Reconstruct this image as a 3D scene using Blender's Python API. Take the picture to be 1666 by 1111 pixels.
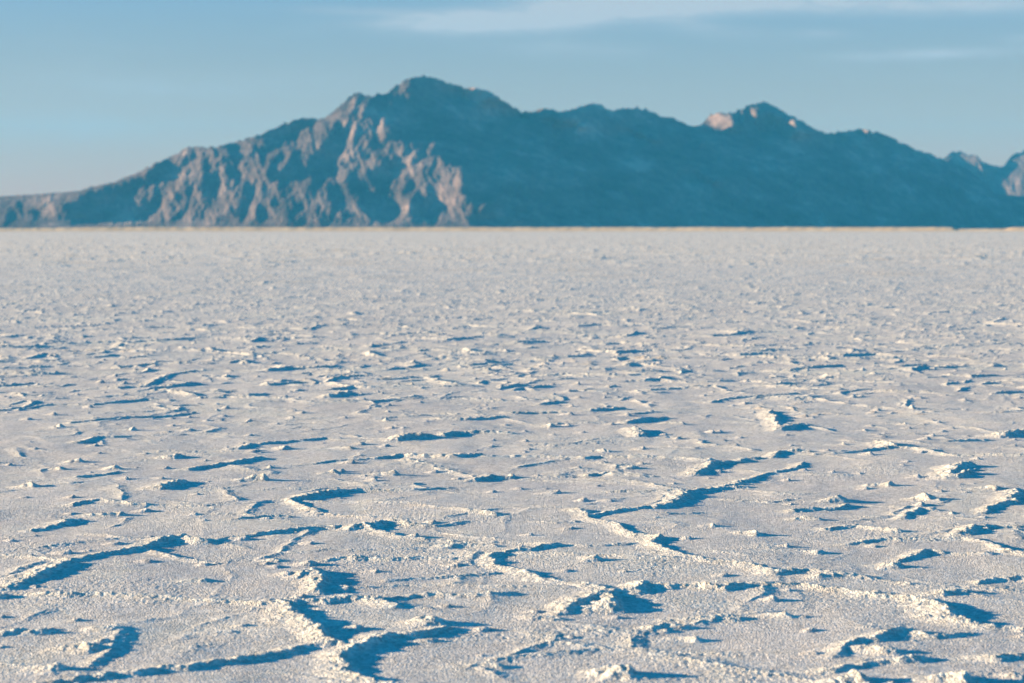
import bpy, math
import numpy as np

for o in list(bpy.data.objects):
    bpy.data.objects.remove(o)
sc = bpy.context.scene
COL = sc.collection
R = math.radians

# ------------------------------------------------------------------ camera
CAM_H = 1.30
F = 3702.0            # focal length in photo pixels (80 mm on 36 mm, 1666 px wide)
HOR = 372.0           # photo row of the horizon
cam = bpy.data.cameras.new('camera')
cam.lens = 80.0
cam.sensor_width = 36.0
cam.clip_start = 0.05
cam.clip_end = 60000.0
cam.dof.use_dof = True
cam.dof.focus_distance = 10.5
cam.dof.aperture_fstop = 4.6
camo = bpy.data.objects.new('camera', cam)
COL.objects.link(camo)
camo.location = (0, 0, CAM_H)
camo.rotation_euler = (R(90) - math.atan((555.5 - HOR) / F), 0, 0)
sc.camera = camo

# ------------------------------------------------------------------ exposure
sc.view_settings.view_transform = 'Standard'
sc.view_settings.look = 'None'
sc.view_settings.exposure = 1.96
sc.view_settings.gamma = 1.0
sc.cycles.max_bounces = 6
sc.cycles.diffuse_bounces = 3
sc.cycles.volume_bounces = 1
sc.cycles.volume_step_rate = 4.0

# ------------------------------------------------------------------ sun
SUN_EL = 9.0
SUN_AZ = 0.0           # degrees behind the image plane, sun stands on the left
sx = -math.cos(R(SUN_EL)) * math.cos(R(SUN_AZ))
sy = math.cos(R(SUN_EL)) * math.sin(R(SUN_AZ))
sz = math.sin(R(SUN_EL))
sun = bpy.data.lights.new('sun', 'SUN')
sun.energy = 5.0
sun.angle = R(0.5)
sun.color = (1.0, 0.735, 0.425)
suno = bpy.data.objects.new('sun', sun)
COL.objects.link(suno)
from mathutils import Vector
suno.rotation_euler = Vector((sx, sy, sz)).to_track_quat('Z', 'Y').to_euler()

# ------------------------------------------------------------------ node helper
class NT:
    def __init__(s, tree):
        s.t = tree; tree.nodes.clear()
    def n(s, kind, **kw):
        nd = s.t.nodes.new(kind)
        for k, v in kw.items():
            if k == 'inp':
                for a, b in v.items():
                    if isinstance(b, bpy.types.NodeSocket): s.t.links.new(b, nd.inputs[a])
                    else: nd.inputs[a].default_value = b
            else: setattr(nd, k, v)
        return nd
    def m(s, op, a, b=0.0, c=None, clamp=False):
        i = {0: a, 1: b}
        if c is not None: i[2] = c
        return s.n('ShaderNodeMath', operation=op, use_clamp=clamp, inp=i).outputs[0]
    def mix(s, f, a, b, blend='MIX'):
        nd = s.t.nodes.new('ShaderNodeMix'); nd.data_type = 'RGBA'; nd.blend_type = blend
        for i, v in ((0, f), (6, a), (7, b)):
            if isinstance(v, bpy.types.NodeSocket): s.t.links.new(v, nd.inputs[i])
            else: nd.inputs[i].default_value = v if i == 0 else (*v, 1)
        return nd.outputs[2]
    def mr(s, v, a, b, c=0.0, d=1.0):
        return s.n('ShaderNodeMapRange', inp={0: v, 1: a, 2: b, 3: c, 4: d}).outputs[0]
    def ramp(s, f, stops):
        nd = s.n('ShaderNodeValToRGB', inp={0: f}); cr = nd.color_ramp
        while len(cr.elements) > 1: cr.elements.remove(cr.elements[-1])
        cr.elements[0].position = stops[0][0]; cr.elements[0].color = (*stops[0][1], 1)
        for p, c in stops[1:]:
            e = cr.elements.new(p); e.color = (*c, 1)
        return nd.outputs[0]
    def link(s, a, b): s.t.links.new(a, b)

# ------------------------------------------------------------------ world: Nishita sky with an added tint by height, thin cirrus
w = bpy.data.worlds.new('World'); sc.world = w; w.use_nodes = True
N = NT(w.node_tree)
sky = N.n('ShaderNodeTexSky', sky_type='NISHITA', sun_disc=False, sun_elevation=R(SUN_EL),
          sun_rotation=math.atan2(sx, sy), altitude=1300, air_density=1.0, dust_density=0.6, ozone_density=4.0)
tc = N.n('ShaderNodeTexCoord')
sep = N.n('ShaderNodeSeparateXYZ', inp={0: tc.outputs['Generated']})
X, Y, Z = sep.outputs
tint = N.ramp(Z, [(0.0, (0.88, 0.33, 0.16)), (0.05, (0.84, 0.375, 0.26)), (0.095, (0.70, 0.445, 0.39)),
                  (0.20, (0.15, 0.62, 0.72)), (0.5, (0.04, 0.90, 0.85)), (1.0, (0.04, 0.90, 0.85))])  # unseen upper sky turned deep teal, red cut, to colour the shadows
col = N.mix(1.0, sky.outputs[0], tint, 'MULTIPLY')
# cirrus: a high layer, mapped by the direction projected on it
zc = N.m('MAXIMUM', Z, 0.02)
az = N.m('DIVIDE', X, N.m('MAXIMUM', Y, 0.05)); el = N.m('DIVIDE', zc, N.m('MAXIMUM', Y, 0.05))
cv = N.n('ShaderNodeCombineXYZ', inp={0: az, 1: N.m('MULTIPLY', el, 5.0), 2: 0.0})
n1 = N.n('ShaderNodeTexNoise', inp={'Vector': cv.outputs[0], 'Scale': 9.0, 'Detail': 6.0, 'Roughness': 0.58, 'Distortion': 0.5}).outputs[0]
n2 = N.n('ShaderNodeTexNoise', inp={'Vector': cv.outputs[0], 'Scale': 34.0, 'Detail': 5.0, 'Roughness': 0.6, 'Distortion': 0.6}).outputs[0]
def blob(a0, e0, wa, we, sl=0.0):
    da = N.m('SUBTRACT', az, a0)
    de = N.m('SUBTRACT', N.m('SUBTRACT', el, e0), N.m('MULTIPLY', da, sl))
    q = N.m('ADD', N.m('POWER', N.m('ABSOLUTE', N.m('DIVIDE', da, wa)), 2.0), N.m('POWER', N.m('ABSOLUTE', N.m('DIVIDE', de, we)), 2.0))
    return N.m('EXPONENT', N.m('MULTIPLY', q, -1.0))
def px(x): return (x - 833) / F
def py(y): return (HOR - y) / F * 1.0
m = None
for (x, y, rx, ry, sl, k) in [(770, 37, 125, 14, 0.03, 1.1), (900, 30, 170, 19, 0.06, 1.0), (1030, 14, 140, 20, 0.05, 1.2), (1250, 8, 330, 14, 0.0, 0.75),
                              (930, 82, 120, 14, -0.03, 0.3), (1170, 52, 90, 12, -0.1, 0.4), (1540, 88, 140, 8, 0.03, 0.55),
                              (1666, 66, 40, 8, 0.0, 0.5), (1560, 10, 260, 16, 0.0, 0.4), (240, 140, 300, 22, 0.0, 0.22),
                              (650, 22, 160, 7, -0.03, 0.3), (1330, 58, 50, 8, 0, 0.25), (60, 200, 260, 30, 0, 0.25)]:
    b = N.m('MULTIPLY', blob(px(x), py(y), rx / F, 1.05 * ry / F, sl), k)
    m = b if m is None else N.m('ADD', m, b)
m = N.m('MULTIPLY', m, N.mr(n1, 0.30, 0.70, 0.35, 1.25))
m = N.m('MULTIPLY', m, N.mr(n2, 0.28, 0.72, 0.45, 1.3))
m = N.m('ADD', m, N.mr(n1, 0.55, 0.95, 0.0, 0.15), clamp=False)
m = N.m('MULTIPLY', m, 1.5, clamp=True)
m = N.m('MULTIPLY', m, N.mr(Z, 0.0, 0.03, 0.0, 1.0))
m = N.m('MULTIPLY', m, N.mr(Z, 0.30, 0.15, 0.0, 1.0))
SKYK = 0.092
CLOUD = tuple(c / (SKYK * 2 ** 1.96) for c in (0.54, 0.55, 0.59))
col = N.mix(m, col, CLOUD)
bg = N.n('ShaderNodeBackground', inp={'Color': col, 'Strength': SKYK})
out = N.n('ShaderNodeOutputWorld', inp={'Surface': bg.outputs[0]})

# ------------------------------------------------------------------ numpy noise
def hsh(ix, iy, seed):
    h = (ix.astype(np.int64).astype(np.uint32) * np.uint32(374761393) + iy.astype(np.int64).astype(np.uint32) * np.uint32(668265263)
         + np.uint32((seed * 2246822519) & 0xffffffff))
    h = (h ^ (h >> np.uint32(13))) * np.uint32(1274126177)
    h = (h ^ (h >> np.uint32(15))) * np.uint32(2246822519)
    h ^= h >> np.uint32(16)
    return h
def h01(h): return (h & np.uint32(0xffffff)).astype(np.float32) * np.float32(1 / 16777216.0)
def vnoise(x, y, seed=0):
    """gradient noise, about -1..1"""
    x0 = np.floor(x); y0 = np.floor(y); fx = (x - x0).astype(np.float32); fy = (y - y0).astype(np.float32)
    x0 = x0.astype(np.int32); y0 = y0.astype(np.int32)
    u = fx * fx * fx * (fx * (fx * 6 - 15) + 10); v = fy * fy * fy * (fy * (fy * 6 - 15) + 10)
    def g(i, j):
        a = h01(hsh(x0 + i, y0 + j, seed)) * np.float32(6.2831853)
        return np.cos(a) * (fx - i) + np.sin(a) * (fy - j)
    a = g(0, 0); b = g(1, 0); a = a + u * (b - a)
    c = g(0, 1); d = g(1, 1); c = c + u * (d - c)
    return (a + v * (c - a)) * np.float32(1.5)
def fbm(x, y, o, seed=0, lac=2.03, gain=0.5):
    s = 0; k = 1.0
    for i in range(o):
        s = s + k * vnoise(x, y, seed + i * 17); k *= gain; x = x * lac + 3.7; y = y * lac - 1.3
    return s
def ridged(x, y, o, seed=0, gain=0.55):
    s = 0; k = 1.0
    for i in range(o):
        s = s + k * (1 - np.abs(vnoise(x, y, seed + i * 17)) * 1.6); k *= gain; x = x * 2.1 + 5.1; y = y * 2.1 - 2.3
    return s
def worley(x, y, seed=0, jit=0.95, want=1):
    """F1 (want=1) or F1, F2, id, dx, dy of the nearest point"""
    x0 = np.floor(x).astype(np.int32); y0 = np.floor(y).astype(np.int32)
    f1 = np.full(x.shape, 9.0, np.float32); f2 = f1.copy()
    if want > 1:
        idd = np.zeros(x.shape, np.float32); dxx = f1.copy(); dyy = f1.copy()
    for j in (-1, 0, 1):
        for i in (-1, 0, 1):
            h = hsh(x0 + i, y0 + j, seed)
            px_ = (x0 + i) + 0.5 + (h01(h) - 0.5) * jit; py_ = (y0 + j) + 0.5 + (h01(h >> np.uint32(8)) - 0.5) * jit
            dx = (x - px_).astype(np.float32); dy = (y - py_).astype(np.float32)
            d = np.sqrt(dx * dx + dy * dy)
            if want > 1:
                nb = d < f1
                f2 = np.where(nb, f1, np.minimum(f2, d))
                idd = np.where(nb, h01(h * np.uint32(2654435761) >> np.uint32(4)), idd)
                dxx = np.where(nb, dx, dxx); dyy = np.where(nb, dy, dyy)
                f1 = np.where(nb, d, f1)
            else:
                np.minimum(f1, d, out=f1)
    return f1 if want == 1 else (f1, f2, idd, dxx, dyy)
def sstep(a, b, x):
    t = np.clip((x - a) / (b - a), 0, 1); return t * t * (3 - 2 * t)

def grid_mesh(name, V, nr, nc, mat, attrs=None, wrap=False, smooth=True, flip=False):
    me = bpy.data.meshes.new(name)
    idx = np.arange(nr * nc, dtype=np.int32).reshape(nr, nc)
    if wrap: idx = np.concatenate([idx, idx[:, :1]], axis=1)
    a = idx[:-1, :-1].ravel(); b = idx[:-1, 1:].ravel(); c = idx[1:, 1:].ravel(); d = idx[1:, :-1].ravel()
    q = np.stack([a, b, c, d] if not flip else [d, c, b, a], axis=1).ravel()
    nf = len(a)
    me.vertices.add(nr * nc); me.vertices.foreach_set('co', np.ascontiguousarray(V, dtype=np.float32).ravel())
    me.loops.add(nf * 4); me.loops.foreach_set('vertex_index', q)
    me.polygons.add(nf); me.polygons.foreach_set('loop_start', np.arange(0, nf * 4, 4, dtype=np.int32))
    try: me.polygons.foreach_set('loop_total', np.full(nf, 4, np.int32))
    except Exception: pass
    me.polygons.foreach_set('use_smooth', np.full(nf, smooth, bool))
    me.update(calc_edges=True)
    for k, v in (attrs or {}).items():
        at = me.attributes.new(k, 'FLOAT', 'POINT'); at.data.foreach_set('value', np.ascontiguousarray(v, dtype=np.float32).ravel())
    me.materials.append(mat)
    o = bpy.data.objects.new(name, me); COL.objects.link(o)
    return o
def tag(o, label, cat, kind='structure'):
    o['kind'] = kind; o['label'] = label; o['category'] = cat

# ------------------------------------------------------------------ materials
def mat(name):
    m_ = bpy.data.materials.new(name); m_.use_nodes = True
    return m_, NT(m_.node_tree)

M_salt, N = mat('salt_crust')
geo = N.n('ShaderNodeNewGeometry'); P = geo.outputs['Position']
rid = N.n('ShaderNodeAttribute', attribute_name='ridge').outputs['Fac']
far = N.n('ShaderNodeAttribute', attribute_name='dist').outputs['Fac']
big = N.n('ShaderNodeTexNoise', inp={'Vector': P, 'Scale': 0.35, 'Detail': 6.0, 'Roughness': 0.6}).outputs[0]
med = N.n('ShaderNodeTexNoise', inp={'Vector': P, 'Scale': 6.0, 'Detail': 5.0, 'Roughness': 0.65}).outputs[0]
fin = N.n('ShaderNodeTexNoise', inp={'Vector': P, 'Scale': 150.0, 'Detail': 3.0, 'Roughness': 0.7}).outputs[0]
flatc = N.mix(N.mr(big, 0.35, 0.65), (0.585, 0.555, 0.56), (0.67, 0.64, 0.635))
flatc = N.mix(N.mr(fin, 0.35, 0.68, 0.0, 0.55), flatc, (0.40, 0.385, 0.40))
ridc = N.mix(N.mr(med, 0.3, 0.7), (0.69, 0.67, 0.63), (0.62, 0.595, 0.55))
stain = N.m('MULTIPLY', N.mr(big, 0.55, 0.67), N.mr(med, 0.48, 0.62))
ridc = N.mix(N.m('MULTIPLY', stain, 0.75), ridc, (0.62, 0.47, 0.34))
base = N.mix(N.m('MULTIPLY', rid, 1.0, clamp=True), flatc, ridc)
spot = N.n('ShaderNodeTexNoise', inp={'Vector': P, 'Scale': 0.9, 'Detail': 4.0, 'Roughness': 0.65}).outputs[0]
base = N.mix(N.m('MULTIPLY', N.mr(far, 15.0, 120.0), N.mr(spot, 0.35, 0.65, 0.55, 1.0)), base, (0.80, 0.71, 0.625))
mot = N.n('ShaderNodeTexNoise', inp={'Vector': P, 'Scale': 0.22, 'Detail': 7.0, 'Roughness': 0.72}).outputs[0]
mot2 = N.n('ShaderNodeTexNoise', inp={'Vector': P, 'Scale': 0.5, 'Detail': 5.0, 'Roughness': 0.75, 'Distortion': 0.5}).outputs[0]
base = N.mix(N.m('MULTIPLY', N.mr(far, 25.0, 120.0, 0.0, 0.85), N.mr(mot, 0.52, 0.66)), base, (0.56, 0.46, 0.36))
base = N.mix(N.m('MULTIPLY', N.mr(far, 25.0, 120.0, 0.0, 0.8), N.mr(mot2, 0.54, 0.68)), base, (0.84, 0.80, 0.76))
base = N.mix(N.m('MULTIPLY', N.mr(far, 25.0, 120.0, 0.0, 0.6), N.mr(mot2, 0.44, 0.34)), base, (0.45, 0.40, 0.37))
vo = N.n('ShaderNodeTexVoronoi', feature='F1', inp={'Vector': P, 'Scale': 125.0, 'Randomness': 1.0})
vo2 = N.n('ShaderNodeTexVoronoi', feature='F1', inp={'Vector': P, 'Scale': 210.0, 'Randomness': 1.0})
gr = N.m('SUBTRACT', 1.0, N.m('MULTIPLY', vo.outputs['Distance'], 1.5, clamp=True))
gr = N.m('ADD', gr, N.m('MULTIPLY', N.m('SUBTRACT', 1.0, N.m('MULTIPLY', vo2.outputs['Distance'], 1.5, clamp=True)), 0.6))
gr = N.m('ADD', gr, N.m('MULTIPLY', fin, 0.8))
vo3 = N.n('ShaderNodeTexVoronoi', feature='F1', inp={'Vector': P, 'Scale': 90.0, 'Randomness': 1.0})
grc = N.mr(N.n('ShaderNodeSeparateColor', inp={0: vo3.outputs['Color']}).outputs[0], 0.0, 1.0, 0.66, 1.16)
base = N.mix(1.0, base, N.n('ShaderNodeCombineColor', inp={0: grc, 1: grc, 2: grc}).outputs[0], 'MULTIPLY')
bstr = N.m('MULTIPLY', N.mr(far, 8.0, 60.0, 0.6, 0.18), N.mr(med, 0.3, 0.65, 0.6, 1.2))
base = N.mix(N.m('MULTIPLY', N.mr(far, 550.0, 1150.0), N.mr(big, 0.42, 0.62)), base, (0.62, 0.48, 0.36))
bmp = N.n('ShaderNodeBump', inp={'Strength': bstr, 'Distance': 0.0065, 'Height': gr})
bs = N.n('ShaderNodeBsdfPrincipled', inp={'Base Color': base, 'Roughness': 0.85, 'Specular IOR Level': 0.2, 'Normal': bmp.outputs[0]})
N.n('ShaderNodeOutputMaterial', inp={0: bs.outputs[0]})

M_rock, N = mat('mountain_rock')
geo = N.n('ShaderNodeNewGeometry'); P = geo.outputs['Position']
a_ = N.n('ShaderNodeTexNoise', inp={'Vector': P, 'Scale': 0.007, 'Detail': 8.0, 'Roughness': 0.62}).outputs[0]
b_ = N.n('ShaderNodeTexNoise', inp={'Vector': P, 'Scale': 0.02, 'Detail': 8.0, 'Roughness': 0.7}).outputs[0]
rock = N.ramp(N.m('ADD', N.m('MULTIPLY', a_, 0.6), N.m('MULTIPLY', b_, 0.4)),
              [(0.36, (0.07, 0.048, 0.046)), (0.48, (0.14, 0.096, 0.090)), (0.55, (0.21, 0.145, 0.132)), (0.64, (0.42, 0.29, 0.25))])
bmp = N.n('ShaderNodeBump', inp={'Strength': 0.8, 'Distance': 14.0, 'Height': b_})
bs = N.n('ShaderNodeBsdfPrincipled', inp={'Base Color': rock, 'Roughness': 0.95, 'Specular IOR Level': 0.1, 'Normal': bmp.outputs[0]})
N.n('ShaderNodeOutputMaterial', inp={0: bs.outputs[0]})

M_tan, N = mat('dry_playa_soil')
geo = N.n('ShaderNodeNewGeometry'); P = geo.outputs['Position']
a_ = N.n('ShaderNodeTexNoise', inp={'Vector': P, 'Scale': 0.08, 'Detail': 6.0, 'Roughness': 0.6}).outputs[0]
tan = N.mix(N.mr(a_, 0.3, 0.7), (0.58, 0.41, 0.27), (0.82, 0.61, 0.42))
bs = N.n('ShaderNodeBsdfPrincipled', inp={'Base Color': tan, 'Roughness': 0.95, 'Specular IOR Level': 0.1})
N.n('ShaderNodeOutputMaterial', inp={0: bs.outputs[0]})

# ------------------------------------------------------------------ salt flat
# crests of the pressure ridges: (x, y, height in cm); laid out on the ground once, as real terrain
S = """
5,955,4;36,948,5;61,934,7;72,925,7;119,914,5
0,902,3;43,902,3;119,912,3;162,902,4;230,889,5;266,873,7;306,870,8;338,876,6;360,876,3;414,867,4;475,860,5;522,855,5;572,852,5
598,849,8;627,846,7;677,852,4;706,855,2;756,849,2
580,856,6;594,848,9;606,860,4;652,871,2.5;735,878,2
238,894,3;288,905,3;324,911,2.5;360,916,1.5
65,966,4;144,966,3;230,968,3;281,974,3;324,977,2.5;382,977,3.5;432,981,4;461,981,5
457,979,5;482,1002,7;511,1020,7;540,1038,5;562,1046,3
457,977,5;533,977,5;569,970,6;612,972,6;640,984,4
637,974,3;677,970,3;720,966,4;749,968,3;792,966,3.5;835,966,2
60,1108,4;162,1096,5;216,1091,5;266,1083,5;310,1086,4;360,1074,5;414,1067,5;461,1060,4;504,1049,3;555,1042,4
717,1020,4;688,1026,5;641,1030,6;605,1039,6;569,1056,6;548,1074,5;555,1089,5;598,1096,5;634,1107,5;670,1114,4
700,1010,4;709,1006,5.5;722,1010,3
720,885,3;738,883,5;748,882,5;800,886,2
911,885,4;875,891,4.5;839,894,4.5;807,900,5;800,905,4;814,920,3;843,925,3.5;875,938,4;915,945,3;958,950,4;983,959,4
756,880,2;857,882,2;915,885,2;965,887,2;1037,885,2
922,992,5;940,976,6;958,966,6;980,963,6;998,984,9
976,963,5;1037,959,5;1052,948,7;1080,950,6;1095,948,4;1123,948,6;1138,948,5
1066,950,5;1088,952,5;1138,948,7;1174,952,7;1217,948,4;1268,948,4;1311,948,4;1340,952,4;1390,956,5;1419,963,5;1466,966,5;1512,974,6;1530,985,8;1556,1002,7;1599,1013,5;1631,1017,4;1680,1020,3
1066,898,2.5;1124,905,2.5;1185,914,3;1239,921,3.5;1256,927,6;1318,925,3;1361,930,5;1400,938,2
1346,933,5;1380,932,5;1425,938,2
940,831,4;965,844,3;1016,857,3;1044,867,4;1072,872,6.5;1066,887,4;1109,902,3
962,839,3;1012,830,4;1073,824,4.5;1098,817,6;1113,801,7;1109,794,5
684,822,2;742,826,2;785,833,4.5;810,835,5
868,851,1;900,850,2;940,849,1.5
533,909,3;560,904,4;580,901,7;598,905,4;684,905,2.5;727,907,2
479,941,3;505,930,5;522,925,6.5;524,940,6;519,963,5
960,907,2;972,905,4.5
320,943,2;334,941,3.5
440,909,1.5;452,907,2.5
120,1054,3;150,1052,4.5
160,1021,2;184,1019,3.5
5,1030,3;20,1026,3.5;45,1024,3
55,1030,2;75,1026,3
78,1080,3;101,1077,5.5
119,819,3;162,812,3;216,817,4;240,816,5.5
150,832,2;191,829,4
54,858,3;83,851,3.5;115,840,5;133,840,4
259,819,1.5;324,820,1.5;414,817,1.5;450,812,2
144,867,2;230,876,2
472,810,5;504,803,6;540,795,6;576,793,5;605,794,4;677,793,3;740,791,2
475,812,4;500,822,3;522,833,3;600,840,2
378,844,2;439,837,3.5;468,837,3
1090,800,3;1113,797,6;1156,790,5;1217,787,4
1000,797,3;1060,796,3;1105,795,4
1345,812,2;1368,806,6
1296,828,4;1361,822,4;1379,817,4
1300,843,2;1325,840,3.5
1490,808,2;1516,803,6.5
1466,839,4;1498,826,5;1523,828,4
1548,833,2.5
1602,833,4;1606,826,4;1628,819,5;1642,812,7;1657,797,6
1617,792,5
1210,866,2;1232,863,4.5
1156,855,2.5
1347,858,3;1390,853,3;1426,858,3;1458,860,5
1566,864,7;1588,855,7;1620,855,5;1675,857,3
1386,882,3;1440,876,3;1498,875,3;1570,876,3;1606,882,3;1642,894,5;1680,898,4
1462,909,3;1491,898,4;1525,890,6.5;1545,896,3;1606,898,3
1440,914,2;1458,911,5.5
1310,896,1;1336,894,3
1595,941,4;1620,934,4.5;1675,932,4
1538,959,3;1566,954,3
1102,1006,3;1163,1001,5;1181,997,6.5;1203,1002,4
1250,998,1.5;1275,995,3.5
1070,1018,3;1113,1015,3
1110,1034,1.5;1127,1032,3
1361,1064,3;1390,1046,4;1426,1036,5;1473,1020,7.5;1491,1028,5;1512,1033,4;1590,1030,2
1412,1055,3;1458,1055,4.5
1354,1085,4;1408,1080,3;1440,1076,3;1462,1071,5;1505,1071,3
1380,1102,4;1401,1094,7.5
1530,1100,4;1563,1093,8
985,1090,3;1005,1084,5;1023,1081,8
1617,1067,3;1664,1064,3
1062,1020,3;1116,1017,3
780,1080,1.5;812,1077,2.5
45,582,5;70,575,7;140,577,3;180,570,5;200,555,8;210,557,9;245,559,4
320,601,5;280,607,4;255,617,6;240,625,5;190,630,5
320,600,2;430,596,3
435,625,6;485,620,6
535,602,5;580,603,5
545,580,3;555,579,6
703,580,7;738,579,8
768,598,6;830,590,5
700,612,5;722,619,9;750,622,8
615,617,4;700,611,4
30,665,3;80,657,5;150,657,4.5;190,652,5.5;240,647,7;280,649,5
275,632,6;320,640,5
328,645,7;395,644,5
120,687,4;165,682,4;210,677,5;260,675,4;310,669,3
95,690,7
213,695,6
305,698,3;314,697,5
132,717,6;155,711,5;200,710,3;300,707,2
388,725,7;410,720,6;475,716,4;535,710,4;555,711,4
535,642,7;570,637,6
350,665,4
400,680,5
630,682,5
710,680,6;760,681,7;820,677,5
715,671,3;745,673,3
655,710,8;675,705,9;700,706,7
720,705,9;750,700,9;790,700,8;832,703,4
555,726,3;570,725,5
455,726,3;470,725,5
500,752,3;600,745,3;655,737,9;700,738,9;740,740,8;780,737,6
665,745,4;720,760,3;770,772,3
790,741,4;833,741,4;883,740,4;953,742,5;983,740,5;1108,742,4;1153,745,6
770,776,6;800,770,8;832,770,6
265,742,3;288,738,6.5
118,747,2;130,745,5.5
175,762,2;190,760,5.5
92,763,2;100,761,4
125,778,4;190,770,3
35,789,2;52,784,6
398,779,3;427,773,7.5
305,763,5;350,755,5;425,742,5
260,792,4;295,780,4
435,758,3.5
530,768,2;545,765,4.5
620,768,3;641,764,6.5
898,608,9;923,607,9;948,611,6
953,606,6;998,607,6
833,632,5;893,625,6
963,541,9
1208,575,8;1248,575,6
1368,575,8;1413,573,7
1058,632,5;1123,629,4
1273,618,4;1323,615,5
1143,625,3;1223,627,3;1303,629,6;1370,632,5
1158,652,6;1183,647,5;1298,639,5
1463,594,7;1503,592,6
1488,659,7
833,670,7;918,669,5
968,665,5;1013,661,5
893,687,7
1023,685,7;1043,680,7;1083,677,5
1033,695,6;1048,705,6
1253,665,5;1263,680,5;1268,693,4.5
1268,697,5;1303,687,5
1088,687,3;1103,685,5
1473,685,3.5
1633,700,9;1680,695,6
1548,715,4.5;1603,712,4
1433,717,5;1458,722,7
965,731,2;978,729,4.5
1073,725,3;1133,728,3
1128,715,3;1153,722,3;1233,730,3
1258,740,5;1278,731,6;1313,732,5
1323,737,3;1383,735,4;1458,725,6;1508,730,5;1548,740,4;1680,742,4
1133,765,7;1158,750,8;1193,747,6;1233,742,4
1015,756,2;1028,754,5
958,767,6;983,764,7;1003,767,6;1068,770,3
1201,780,5;1228,776,4;1240,770,2;1258,765,4;1280,764,2;1298,759,4;1308,750,4
1113,795,5;1153,791,5;1180,788,2.5;1203,783,4
958,775,3;1033,780,3;1108,795,3
1425,787,3;1448,784,6
1540,772,5;1563,755,7;1578,754,6
1548,775,5;1583,768,5
1600,793,3;1613,791,5
833,767,5
1373,720,3.5
1408,695,3
880,655,3;905,650,3
1180,812,1.5;1250,815,2;1290,812,1.5
640,945,1.5;690,940,2;760,935,2;800,930,2.5
860,1000,1;900,1005,1.5
330,1030,1;380,1026,1.5
"""
def ground_pt(x, y, h):
    D = (CAM_H - h) * F / (y - HOR)      # depth along +Y (small pitch: image rows are near enough vertical)
    # exact pitch-aware mapping
    th = math.atan((555.5 - HOR) / F)
    yc = (555.5 - y); 
    dy = math.cos(th) * F + math.sin(th) * yc
    dz = -math.sin(th) * F + math.cos(th) * yc
    t = (h - CAM_H) / dz
    return ((x - 833.0) * t, dy * t)
HS = 0.0027           # cm to m, with the low sun's shadows in scale
strokes = []
for ln in S.strip().split('\n'):
    pts = [tuple(float(v) for v in p.split(',')) for p in ln.split(';')]
    kh = HS * (0.84 if pts[0][1] < 780 else 0.92) * (1.5 if pts[-1][0] - pts[0][0] < 48 and len(pts) <= 3 else 1.0)   # lone cones stand taller
    strokes.append([(*ground_pt(x, y, (h + 1.0) * kh), (h + 1.0) * kh) for x, y, h in pts])

# graded polar grid round the camera's foot, finest where the ground is near
AZ = []
a = 0.0
da = 0.75 / 2275.0
while a < math.pi:
    AZ.append(a)
    a += da if a < 0.262 else da * (1 + ((a - 0.262) / 0.010) ** 1.25)
AZ = np.array(AZ); AZ = np.concatenate([-AZ[:0:-1], AZ])
DD = [0.15]
while DD[-1] < 1225:
    d = DD[-1]
    if d < 5.9: st = 0.02 + 0.06 * min(1, (5.9 - d) / 1.0)
    else: st = 0.0036 * (d / 6.0) ** 1.72
    DD.append(d + st)
DD = np.array(DD)
nr, nc = len(DD), len(AZ)
print('ground grid', nr, nc, nr * nc)
gx = (DD[:, None] * np.sin(AZ)[None, :]); gy = (DD[:, None] * np.cos(AZ)[None, :])
gx = gx.ravel(); gy = gy.ravel(); gd = np.repeat(DD, nc); ga = np.tile(AZ, nr)
inview = (np.abs(ga) < 0.30) & (gd > 5.5)

H = np.zeros(gx.size, np.float32); RG = np.zeros(gx.size, np.float32)
# gentle swells of the crust
H += (0.012 * fbm(gx * 0.55, gy * 0.55, 3, 5) + 0.0050 * fbm(gx * 2.1, gy * 1.5, 3, 6)).astype(np.float32)
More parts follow.
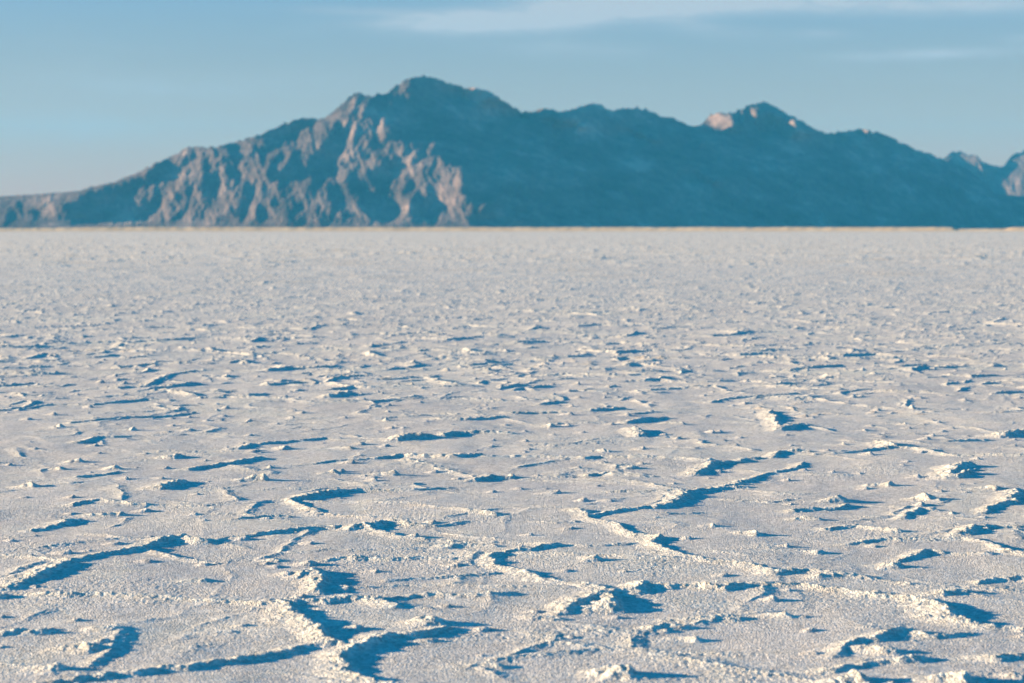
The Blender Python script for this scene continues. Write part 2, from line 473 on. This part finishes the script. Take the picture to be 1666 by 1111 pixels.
# traced ridges
wx = gx + 0.030 * vnoise(gx * 5, gy * 5, 41) + 0.012 * vnoise(gx * 17, gy * 17, 42)
wy = gy + 0.030 * vnoise(gx * 5, gy * 5, 43) + 0.012 * vnoise(gx * 17, gy * 17, 44)
T = np.zeros(gx.size, np.float32); SK = np.zeros(gx.size, np.float32)
Dg = DD
for st in strokes:
    xs = [p[0] for p in st]; ys = [p[1] for p in st]; hm = max(p[2] for p in st)
    mrg = hm * 11 + 0.2
    x0, x1, y0, y1 = min(xs) - mrg, max(xs) + mrg, min(ys) - mrg, max(ys) + mrg
    # candidate rows and columns
    r0 = np.searchsorted(Dg, max(0.1, y0)); r1 = np.searchsorted(Dg, math.hypot(max(abs(x0), abs(x1)), y1))
    a0 = math.atan2(x0, y0 if x0 > 0 else y0); a0 = min(math.atan2(x0, y0), math.atan2(x0, y1)); a1 = max(math.atan2(x1, y0), math.atan2(x1, y1))
    c0 = np.searchsorted(AZ, a0); c1 = np.searchsorted(AZ, a1)
    ii = (np.arange(r0, min(r1, nr))[:, None] * nc + np.arange(c0, min(c1, nc))[None, :]).ravel()
    if not len(ii): continue
    X_, Y_ = wx[ii], wy[ii]
    ok = (X_ > x0) & (X_ < x1) & (Y_ > y0) & (Y_ < y1); ii = ii[ok]; X_ = X_[ok]; Y_ = Y_[ok]
    best = np.zeros(len(ii), np.float32); skb = best.copy()
    if len(st) == 1: st = [(st[0][0] - hm, st[0][1], st[0][2] * .5), st[0]]
    for (ax, ay, ah), (bx, by, bh) in zip(st[:-1], st[1:]):
        ex, ey = bx - ax, by - ay; L2 = ex * ex + ey * ey + 1e-9
        t = np.clip(((X_ - ax) * ex + (Y_ - ay) * ey) / L2, 0, 1)
        dx = X_ - (ax + t * ex); dy = Y_ - (ay + t * ey); d = np.sqrt(dx * dx + dy * dy) + 1e-6
        h = ah + t * (bh - ah)
        cw = -dx / d
        wdt = h * (2.0 + 2.6 * np.clip(cw, 0, 1) ** 1.5 + 1.1 * np.clip(cw, -1, 0)) + 0.024       # long slope to the wind side (left), short lee
        q = np.clip(1 - d / wdt, 0, 1)
        v = h * (q * q * 0.45 + q * 0.55) * (1 - 0.20 * q ** 6)
        sk = np.clip(1 - d / (wdt * 2.1 + 0.05), 0, 1) ** 2     # the broad swell the rim stands on
        best = np.maximum(best, (v * 0.88 + 0.20 * h * sk).astype(np.float32))
        skb = np.maximum(skb, (sk * np.clip(h / 0.012, 0, 1)).astype(np.float32))
    T[ii] = np.maximum(T[ii], best); SK[ii] = np.maximum(SK[ii], skb)

# procedural ridges (polygons), broken up, and loose mounds; weak where ridges are traced
traced = sstep(21, 13, gy) * sstep(0.30, 0.25, np.abs(ga)) * (gy > 5)
prox = 1 - traced
SKW = (0.7 + 0.3 * prox) * sstep(140, 50, gd)
def polyr(scale, seed, hmax, wd, pw=1.0):
    ux = gx / scale + 0.30 * vnoise(gx / scale * 1.3, gy / scale * 1.3, seed + 1) + 0.03 * vnoise(gx / scale * 6, gy / scale * 6, seed + 3)
    uy = gy / scale + 0.30 * vnoise(gx / scale * 1.3, gy / scale * 1.3, seed + 2) + 0.03 * vnoise(gx / scale * 6, gy / scale * 6, seed + 4)
    f1, f2, idd, dx, dy = worley(ux, uy, seed, 0.95, 2)
    e = (f2 - f1) * scale
    br = sstep(-0.15, 0.6, vnoise(gx / scale * 1.7, gy / scale * 1.7, seed + 9) + 0.35 * vnoise(gx / scale * 7, gy / scale * 7, seed + 10)).astype(np.float32)
    h = hmax * (0.18 + 0.82 * br)
    lee = dx / (np.sqrt(dx * dx + dy * dy) + 1e-6)
    q = np.clip(1 - e / (wd * (0.5 + 0.5 * br) * (1 + 0.5 * lee * prox)), 0, 1)
    sk = np.clip(1 - e / (wd * 2.4 * (1 + 0.4 * lee)), 0, 1) ** 2
    np.maximum(SK, (sk * (0.35 + 0.65 * br) * SKW).astype(np.float32), out=SK)
    return (h * (0.85 * q ** 1.5 + 0.28 * sk)).astype(np.float32)
def mounds(scale, seed, hmax, dens, wide=1.0):
    f1, f2, idd, dx, dy = worley(gx / scale + 0.1 * vnoise(gx * 3, gy * 3, seed + 7), gy / scale, seed, 0.9, 2)
    has = (idd < dens)
    h = hmax * (0.35 + 0.65 * (idd / dens))
    d = np.sqrt(dx * dx + dy * dy) * scale + 1e-6
    wdt = h * (2.4 - 1.9 * dx * scale / d) * wide
    q = np.clip(1 - d / wdt, 0, 1)
    return np.where(has, h * (q * q * (3 - 2 * q)), 0).astype(np.float32)
PR = polyr(1.35, 11, 0.024, 0.17) * (0.45 + 0.55 * prox)
PR = np.maximum(PR, polyr(0.95, 15, 0.013, 0.13) * (0.7 + 0.3 * prox))
PR = np.maximum(PR, polyr(0.75, 23, 0.013, 0.10) * sstep(12, 20, gd))
FARW = sstep(40, 110, gd)
PR = np.maximum(PR, polyr(4.2, 13, 0.070, 0.60) * FARW)
PR = np.maximum(PR, mounds(3.0, 33, 0.12, 0.35, 2.4) * FARW)
PR = np.maximum(PR, mounds(0.9, 31, 0.027, 0.30))
PR = np.maximum(PR, mounds(0.45, 37, 0.020, 0.25))
PR = np.maximum(PR, mounds(0.62, 35, 0.024, 0.6))
PR = np.maximum(PR, mounds(0.38, 36, 0.016, 0.4, 1.3))
T = np.maximum(T, PR * (0.60 + 0.40 * prox) * (1 - 0.30 * sstep(22, 80, gd)))
# crumbs: knobbly clumps where the crust is pushed up
rg = np.clip(T / 0.022, 0, 1)
nm = np.where(gd < 60)[0]
x_, y_ = gx[nm], gy[nm]
cr = np.zeros(gx.size, np.float32)
c1 = 1 - worley(x_ * 22 + 0.5 * vnoise(x_ * 9, y_ * 9, 61), y_ * 22, 51) * 1.25
cr[nm] += 0.0036 * c1 * (0.3 + 0.7 * np.clip(T[nm] / 0.03, 0, 1)) * sstep(30, 13, gd[nm])
nn = np.where((gd < 26) & (np.abs(ga) < 0.5))[0]
x_, y_ = gx[nn], gy[nn]
c2 = 1 - worley(x_ * 55, y_ * 55, 52) * 1.3
cr[nn] += 0.0038 * c2
H += T * (1 + 0.30 * vnoise(gx * 12, gy * 12, 71) + 0.30 * vnoise(gx * 31, gy * 31, 72)).astype(np.float32) + cr * (rg ** 0.8) * 1.2
# low crumbly aprons beside ridges, rough patches on the panels
ap = sstep(-0.1, 0.7, fbm(gx * 1.3, gy * 1.3, 3, 81)).astype(np.float32) * (1 - rg) * 0.45
H += cr * ap
RG = np.clip(np.maximum(rg * 0.9, SK * 0.9) + ap * 0.25, 0, 1)
# salt grains on everything near
nn = np.where((gd < 16) & (gd > 4.5) & (np.abs(ga) < 0.35))[0]
x_, y_ = gx[nn], gy[nn]
g3 = 1 - worley(x_ * 120, y_ * 120, 53) * 1.35
fade = sstep(16, 11, gd[nn]).astype(np.float32)
H[nn] += (0.0005 * g3 + 0.0010 * (1 - worley(x_ * 48, y_ * 48, 54) * 1.3)) * fade * (0.75 + 0.5 * vnoise(x_ * 3, y_ * 3, 91))
# the flat's far rim runs level
H *= sstep(1225, 1100, gd).astype(np.float32)
V = np.stack([gx, gy, H], axis=1)
o = grid_mesh('salt_flat', V, nr, nc, M_salt, {'ridge': RG, 'dist': gd})
tag(o, 'white cracked salt crust with raised crumbly ridges casting blue shadows', 'salt flat')
print('salt done')

# ------------------------------------------------------------------ tan shore bank and desert plain beyond the salt
AZs = np.linspace(-math.pi, math.pi, 2401)[:-1]
AZs = np.concatenate([np.arange(-math.pi, -0.3, 0.02), np.arange(-0.3, 0.3, 0.0006), np.arange(0.3, math.pi, 0.02)])
Ds = np.array([1180, 1195, 1200, 1203, 1206, 1209, 1213, 1218, 1225, 1240, 1280, 1400, 1700, 2200, 3000, 4000, 5000, 6500, 8500, 11000, 14000.0])
A2, D2 = np.meshgrid(AZs, Ds)
u = 833 + np.tan(np.clip(A2, -1, 1)) * F
top = 2.05 + 0.20 * vnoise(u / 70, D2 * 0, 3) + 0.14 * vnoise(u / 14, D2 * 0, 4)
gap = sstep(1546, 1560, u) * sstep(1650, 1632, u)
top = top - 0.75 * gap - 0.45 * sstep(170, 60, u) + 0.1 * sstep(170, 60, u) * vnoise(u / 8, D2 * 0, 8)
prof = np.interp(Ds, [1180, 1195, 1213, 1240, 1400, 14000], [-0.12, -0.02, 1.0, 0.9, 0.85, 0.85])[:, None]
zz = np.where(prof < 0, prof, prof * top) + (D2 > 1240) * 0.0
o = grid_mesh('desert_shore', np.stack([D2 * np.sin(A2), D2 * np.cos(A2), zz], -1), len(Ds), len(AZs), M_tan, wrap=True)
tag(o, 'thin band of tan dry soil between the white salt and the mountain foot', 'desert shore')

# ------------------------------------------------------------------ mountains
def raster(polys, us, ys):
    U, Yg = np.meshgrid(us, ys); M = np.zeros(U.shape, bool)
    for ln in polys.strip().split('\n'):
        p = [tuple(float(v) for v in q.split(',')) for q in ln.split(';')]
        ins = np.zeros(U.shape, bool)
        for (x0, y0), (x1, y1) in zip(p, p[1:] + p[:1]):
            if y0 == y1: continue
            c = ((y0 > Yg) != (y1 > Yg)) & (U < (x1 - x0) * (Yg - y0) / (y1 - y0) + x0)
            ins ^= c
        M |= ins
    return M.astype(np.float64)
def blur(M, sx_, sy_):
    for ax, s in ((1, sx_), (0, sy_)):
        if s <= 0: continue
        r = int(3 * s) + 1; k = np.exp(-0.5 * (np.arange(-r, r + 1) / s) ** 2); k /= k.sum()
        Mp = np.pad(M, [(r, r) if i == ax else (0, 0) for i in range(2)], mode='edge')
        M = np.apply_along_axis(lambda q: np.convolve(q, k, 'valid'), ax, Mp)
    return M

SKYL = [(-1500, 368), (-400, 345), (-150, 328), (0, 320), (60, 316), (130, 311), (150, 304), (185, 297), (225, 282), (250, 268), (275, 258), (305, 241), (340, 240), (365, 237), (385, 233), (400, 226), (425, 220), (435, 214), (455, 207), (465, 200), (485, 194), (510, 193), (528, 194), (550, 177), (565, 163), (578, 152), (590, 153), (605, 158), (615, 154), (630, 154), (645, 141), (660, 131), (680, 126), (692, 124), (710, 130), (735, 138), (755, 143), (775, 145), (795, 150), (815, 162), (835, 175), (850, 182), (868, 184), (880, 178), (895, 178), (910, 183), (925, 181), (945, 175), (955, 171), (965, 168), (980, 172), (990, 180), (1010, 178), (1035, 175), (1050, 177), (1065, 186), (1080, 192), (1092, 191), (1110, 201), (1125, 206), (1140, 205), (1155, 186), (1170, 185), (1185, 184), (1200, 180), (1212, 173), (1225, 171), (1240, 166), (1255, 172), (1275, 183), (1300, 195), (1318, 209), (1330, 213), (1350, 217), (1370, 215), (1385, 212), (1405, 211), (1430, 217), (1450, 225), (1465, 232), (1490, 245), (1520, 254), (1540, 262), (1570, 275), (1600, 295), (1618, 316), (1666, 319), (1800, 325), (2200, 350), (2600, 366)]
LIT = """
-600,330;0,318;140,305;250,264;262,262;235,287;180,302;150,312;130,326;104,330;98,330;60,340;40,345;0,345;-600,350
58,334;100,326;106,352;70,351
150,372;165,360;260,356;450,362;450,374;150,374
270,262;300,243;332,240;312,252;285,264
320,243;345,243;350,260;330,272;322,262
360,245;368,245;365,262;355,262
380,235;410,225;432,230;430,243;405,246
440,245;475,215;500,205;530,197;525,240;548,255;510,250;480,247;450,250
250,300;275,292;270,305;258,308
285,295;300,285;330,275;385,262;380,270;310,290;295,305;288,310
380,268;410,262;432,270;435,290;410,295;385,288
445,280;475,250;470,265;450,283
430,300;455,295;462,310;455,325;435,318
175,335;205,315;235,300;240,320;225,335;195,342
270,345;300,320;320,305;335,325;320,350
345,360;350,325;375,308;395,320;380,358
400,360;405,330;425,318;440,335;450,362
330,372;340,352;600,358;640,366;640,372
525,197;545,180;580,155;585,175;570,190;550,200
588,185;602,190;595,235;588,238
555,215;570,225;575,255;568,275;558,260
530,285;555,270;560,285;540,310;530,300
515,345;515,330;530,312;542,340;540,350
545,352;570,310;580,330;602,357;585,354;570,335;555,352
585,265;610,250;640,225;665,235;655,250;630,265;610,280;590,280
610,205;625,205;630,225;615,230
625,290;650,260;685,240;670,265;665,290;655,310;640,325;625,310
593,300;605,288;612,310;598,315
680,265;700,252;720,262;745,272;757,300;748,312;768,328;774,344;758,352;764,368;735,360;710,368;700,340;710,320;680,320;675,300;665,275
635,325;660,320;675,345;660,350
655,350;700,360;640,368;620,366
780,360;810,350;835,352;850,360;820,368
640,148;655,135;670,130;665,145;650,152
755,150;775,143;800,155;795,170;780,168;757,163
812,165;832,175;815,173
848,185;868,186;880,178;895,178;908,195;908,205;885,197;855,197
933,203;945,203;948,213;935,212
1020,208;1050,218;1068,232;1055,232;1030,220
1140,205;1155,186;1190,187;1195,205;1185,215;1160,210
1200,180;1210,180;1210,195;1203,195
1215,177;1230,180;1232,200;1243,213;1228,208;1218,190
1255,180;1262,190;1290,195;1295,207;1302,220;1275,225;1255,215
1127,228;1142,225;1140,240;1130,240
1130,280;1140,275;1150,287;1165,295;1160,300;1142,298
1395,212;1412,212;1412,222;1402,220
"""
MIXED = '''
190,318;240,292;300,262;440,262;520,300;520,368;300,368;200,345
540,200;600,160;640,215;600,300;540,290
'''
def mountain(name, skyl, lit, us, DF, z0, seed, leak, amp, rough, back, mixed=None):
    """range built from its foot (distance Db) to its crest (distance Dc) and down behind it"""
    ns = np.random.RandomState(seed)
    NV = 170
    yc = np.interp(us, [p[0] for p in skyl], [p[1] for p in skyl])
    jag = 3.4 * ridged(us / 15.0, us * 0, 4, seed + 5, 0.6) - 4.6
    yc = yc - jag * np.clip((HOR - yc - 45) / 50, 0, 1)
    vs = np.linspace(0, 1, NV)
    U, VV = np.meshgrid(us, vs)
    hc = (HOR - yc)                                    # crest height in px
    Yp = HOR - VV * hc[None, :]                        # photo row of each vertex
    # which faces look to the sun (left): ridge and gully relief from the traced spurs
    ysg = np.arange(110, 374, 1.5)
    M = raster(lit, us, ysg); M = blur(M, 1.2, 0.8)
    UU, YY = np.meshgrid(us, ysg)
    wu = UU + 2.6 * fbm(UU / 9, YY / 9, 3, 444); wy_ = YY + 2.6 * fbm(UU / 9, YY / 9, 3, 445)
    ju = np.clip(np.round((wu - us[0]) / (us[1] - us[0])).astype(int), 0, len(us) - 1); jy = np.clip(np.round((wy_ - ysg[0]) / 1.5).astype(int), 0, len(ysg) - 1)
    M = M[jy, ju]
    M = M * np.clip(1.25 + 0.1 * (UU > 735) + 1.0 * fbm((UU + 0.4 * YY) / 10, YY / 24, 4, 446), 0, 1)
    if mixed:
        M = np.maximum(M, blur(raster(mixed, us, ysg), 8, 4) * np.clip(0.50 + 0.85 * fbm((UU + 0.45 * YY) / 15, YY / 62, 4, 333), 0, 1))
    # on a sheet of level lines (photo column, height), so slopes are taken along the level
    Ur, Yr = np.meshgrid(us, ysg); Hr = HOR - Yr
    D0r = DF(Ur, Hr)
    pxm = D0r.mean(axis=0) / F; du = us[1] - us[0]
    Fx = np.gradient(D0r, axis=1) / (du * pxm[None, :])  # how fast the plain face recedes to the right
    Fh = np.abs(np.gradient(D0r, axis=0)) / (1.5 * pxm[None, :])
    lim = math.tan(R(SUN_EL)) * Fh                       # lit when F_x < lim
    kick = 0.68 + KICK * sstep(735, 790, Ur) * sstep(330, 310, Yr)
    want = M * (lim - kick) + (1 - M) * (lim + SHD)
    want = np.where((M < .5) & (want < Fx), Fx, want)
    sl = -(want - Fx) * (Yr > yc[None, :] - 4)
    # protrusion P whose slope along the range follows the wanted one, held near the plain face over 'leak' px
    g = sl * pxm[None, :] * du * 1.0                         # wanted step between neighbours
    lam = (du / leak) ** 2
    g2 = np.concatenate([g, g[::-1]], axis=0); g2 = np.pad(g2, [(0, 0), (0, 200)])
    dv = np.roll(g2, 0, 1) - np.roll(g2, -1, 1)         # adjoint of the forward difference
    ky = 2 * np.pi * np.fft.fftfreq(g2.shape[0]); kx = 2 * np.pi * np.fft.rfftfreq(g2.shape[1])
    den = (2 - 2 * np.cos(kx))[None, :] + MU * (2 - 2 * np.cos(ky))[:, None] + lam
    P = np.fft.irfft2(np.fft.rfft2(dv) / den, s=g2.shape)[:g.shape[0], :g.shape[1]]
    P = blur(P, 0.8, 0.8) * amp
    yi = np.clip((Yp - ysg[0]) / 1.5, 0, len(ysg) - 1.001); j = yi.astype(int); f = yi - j
    cols = np.broadcast_to(np.arange(len(us))[None, :], U.shape)
    P = P[j, cols] * (1 - f) + P[j + 1, cols] * f
    D0 = DF(U, HOR - Yp)
    env = np.clip((HOR - Yp) / 14, 0, 1) ** 0.7
    # distance: foot to crest
    D = D0 - P * env
    Xw = (U - 833) / F * D
    hm_ = VV * hc[None, :] * 1.7
    n = ridged((Xw - 0.3 * hm_) / 130, hm_ / 330 + Xw / 500, 4, seed) - 1.1
    n2 = ridged((Xw + 0.4 * hm_) / 48, hm_ / 170, 4, seed + 3) - 1.1
    D = D - (n * 12 + n2 * 5) * rough * np.clip(hc / 110, 0.05, 1)[None, :] ** 1.3 * np.clip(VV * 8, 0, 1) * np.clip((1 - VV) * 10, 0.4, 1)
    h = z0 + VV * (hc[None, :] / F * D - 0 + CAM_H - z0)
    # behind the crest
    nb = 26; tb = (np.linspace(0, 1, nb)[1:, None]) ** 1.5
    Db2 = D[-1:, :] + tb * back
    hb = h[-1:, :] * (1 - tb) ** 3.4 - tb * 3 + 22 * fbm(((us - 833) / F * Db2) / 160, Db2 / 200, 3, seed + 9) * np.sin(tb * math.pi)
    hb = np.minimum(hb, h[-1:, :] * (1 - tb * 0.6))
    front = np.array([[-260.0], [-60.0]])
    Df = D[:1, :] + front; hf = np.array([[-3.0], [0.0]]) + z0 + np.zeros_like(Df); hf[1] = z0 * 0.7
    DA = np.concatenate([Df, D, Db2]); HA = np.concatenate([hf, h, hb])
    UA = np.broadcast_to(us[None, :], DA.shape)
    Vv = np.stack([(UA - 833) / F * DA, DA, HA], -1)
    return grid_mesh(name, Vv, DA.shape[0], DA.shape[1], M_rock)

us = np.concatenate([np.arange(-1400, -60, 6.0), np.arange(-60, 1740, 1.4), np.arange(1740, 2600, 6.0)])
us = np.arange(-1000, 2400, 1.8)
KICK = 2.9
SHD = 0.18
MU = 0.12
def face_main(U, h):
    """front face: square to the view at left, swinging away at about 36 degrees right of a spur"""
    d = 5200 + 2.4 * h
    hs = np.arange(-20, 300.0)
    uks = np.interp(hs, [0, 32, 92, 110, 156, 195, 248], [792, 778, 750, 722, 680, 672, 690])
    uks = np.convolve(np.pad(uks, 12, mode='edge'), np.ones(25) / 25, 'valid')
    uk = np.interp(h, hs, uks)
    t = 14 * np.logaddexp(0, (U - uk) / 14)             # rounded bend
    k = 0.72
    return d * (1 - k * (uk - 833) / F) / (1 - k * (uk + t - 833) / F)
o = mountain('mountain_range', SKYL, LIT, us, face_main, 1.2, 101, 200.0, 1.0, 1.0, 1300.0, MIXED)
tag(o, 'long rocky mountain range, sunlit pink ridges at left and deep blue shade at right', 'mountain')

SKY2 = [(1300, 368), (1440, 330), (1500, 285), (1528, 264), (1540, 253), (1548, 247), (1562, 248), (1575, 252), (1588, 254), (1594, 262), (1606, 268), (1620, 271), (1632, 270), (1640, 256), (1650, 251), (1666, 245), (1700, 232), (1760, 240), (1840, 250), (1950, 290), (2200, 345), (2500, 368)]
LIT2 = """
1525,290;1532,262;1545,248;1550,250;1540,270;1537,290
1548,250;1590,254;1590,265;1605,285;1625,280;1640,262;1666,246;1700,232;1800,240;1800,330;1610,330;1600,300;1580,285;1565,268
1800,330;1800,300;2000,310;2000,340
"""
us2 = np.arange(1300, 2500, 1.8)
def face_far(U, h): return 7500 + 3.0 * h + (U - 1600) * 0.2
KICK = 0.2
o = mountain('distant_peak', SKY2, LIT2, us2, face_far, 1.2, 202, 120.0, 0.8, 0.8, 1500.0)
tag(o, 'far pinkish peak rising behind the right end of the blue mountain', 'mountain')

# ------------------------------------------------------------------ haze
M_haze = bpy.data.materials.new('haze'); M_haze.use_nodes = True
N = NT(M_haze.node_tree)
pv = N.n('ShaderNodeVolumePrincipled', inp={'Color': (0.06, 0.49, 0.94, 1), 'Density': 4.2e-5, 'Anisotropy': 0.0})
ho = N.n('ShaderNodeOutputMaterial', inp={1: pv.outputs[0]})
x0, x1, y0, y1, zb, zt = -14200, 14200, -14200, 14200, -5, 640
vs = [(x, y, z) for z in (zb, zt) for x, y in ((x0, y0), (x1, y0), (x1, y1), (x0, y1))]
fs = [(3, 2, 1, 0), (4, 5, 6, 7), (0, 1, 5, 4), (1, 2, 6, 5), (2, 3, 7, 6), (3, 0, 4, 7)]
me = bpy.data.meshes.new('haze'); me.from_pydata(vs, [], fs); me.materials.append(M_haze)
o = bpy.data.objects.new('haze', me); COL.objects.link(o)
tag(o, 'thin blue air haze over the whole plain and mountain', 'haze', 'stuff')
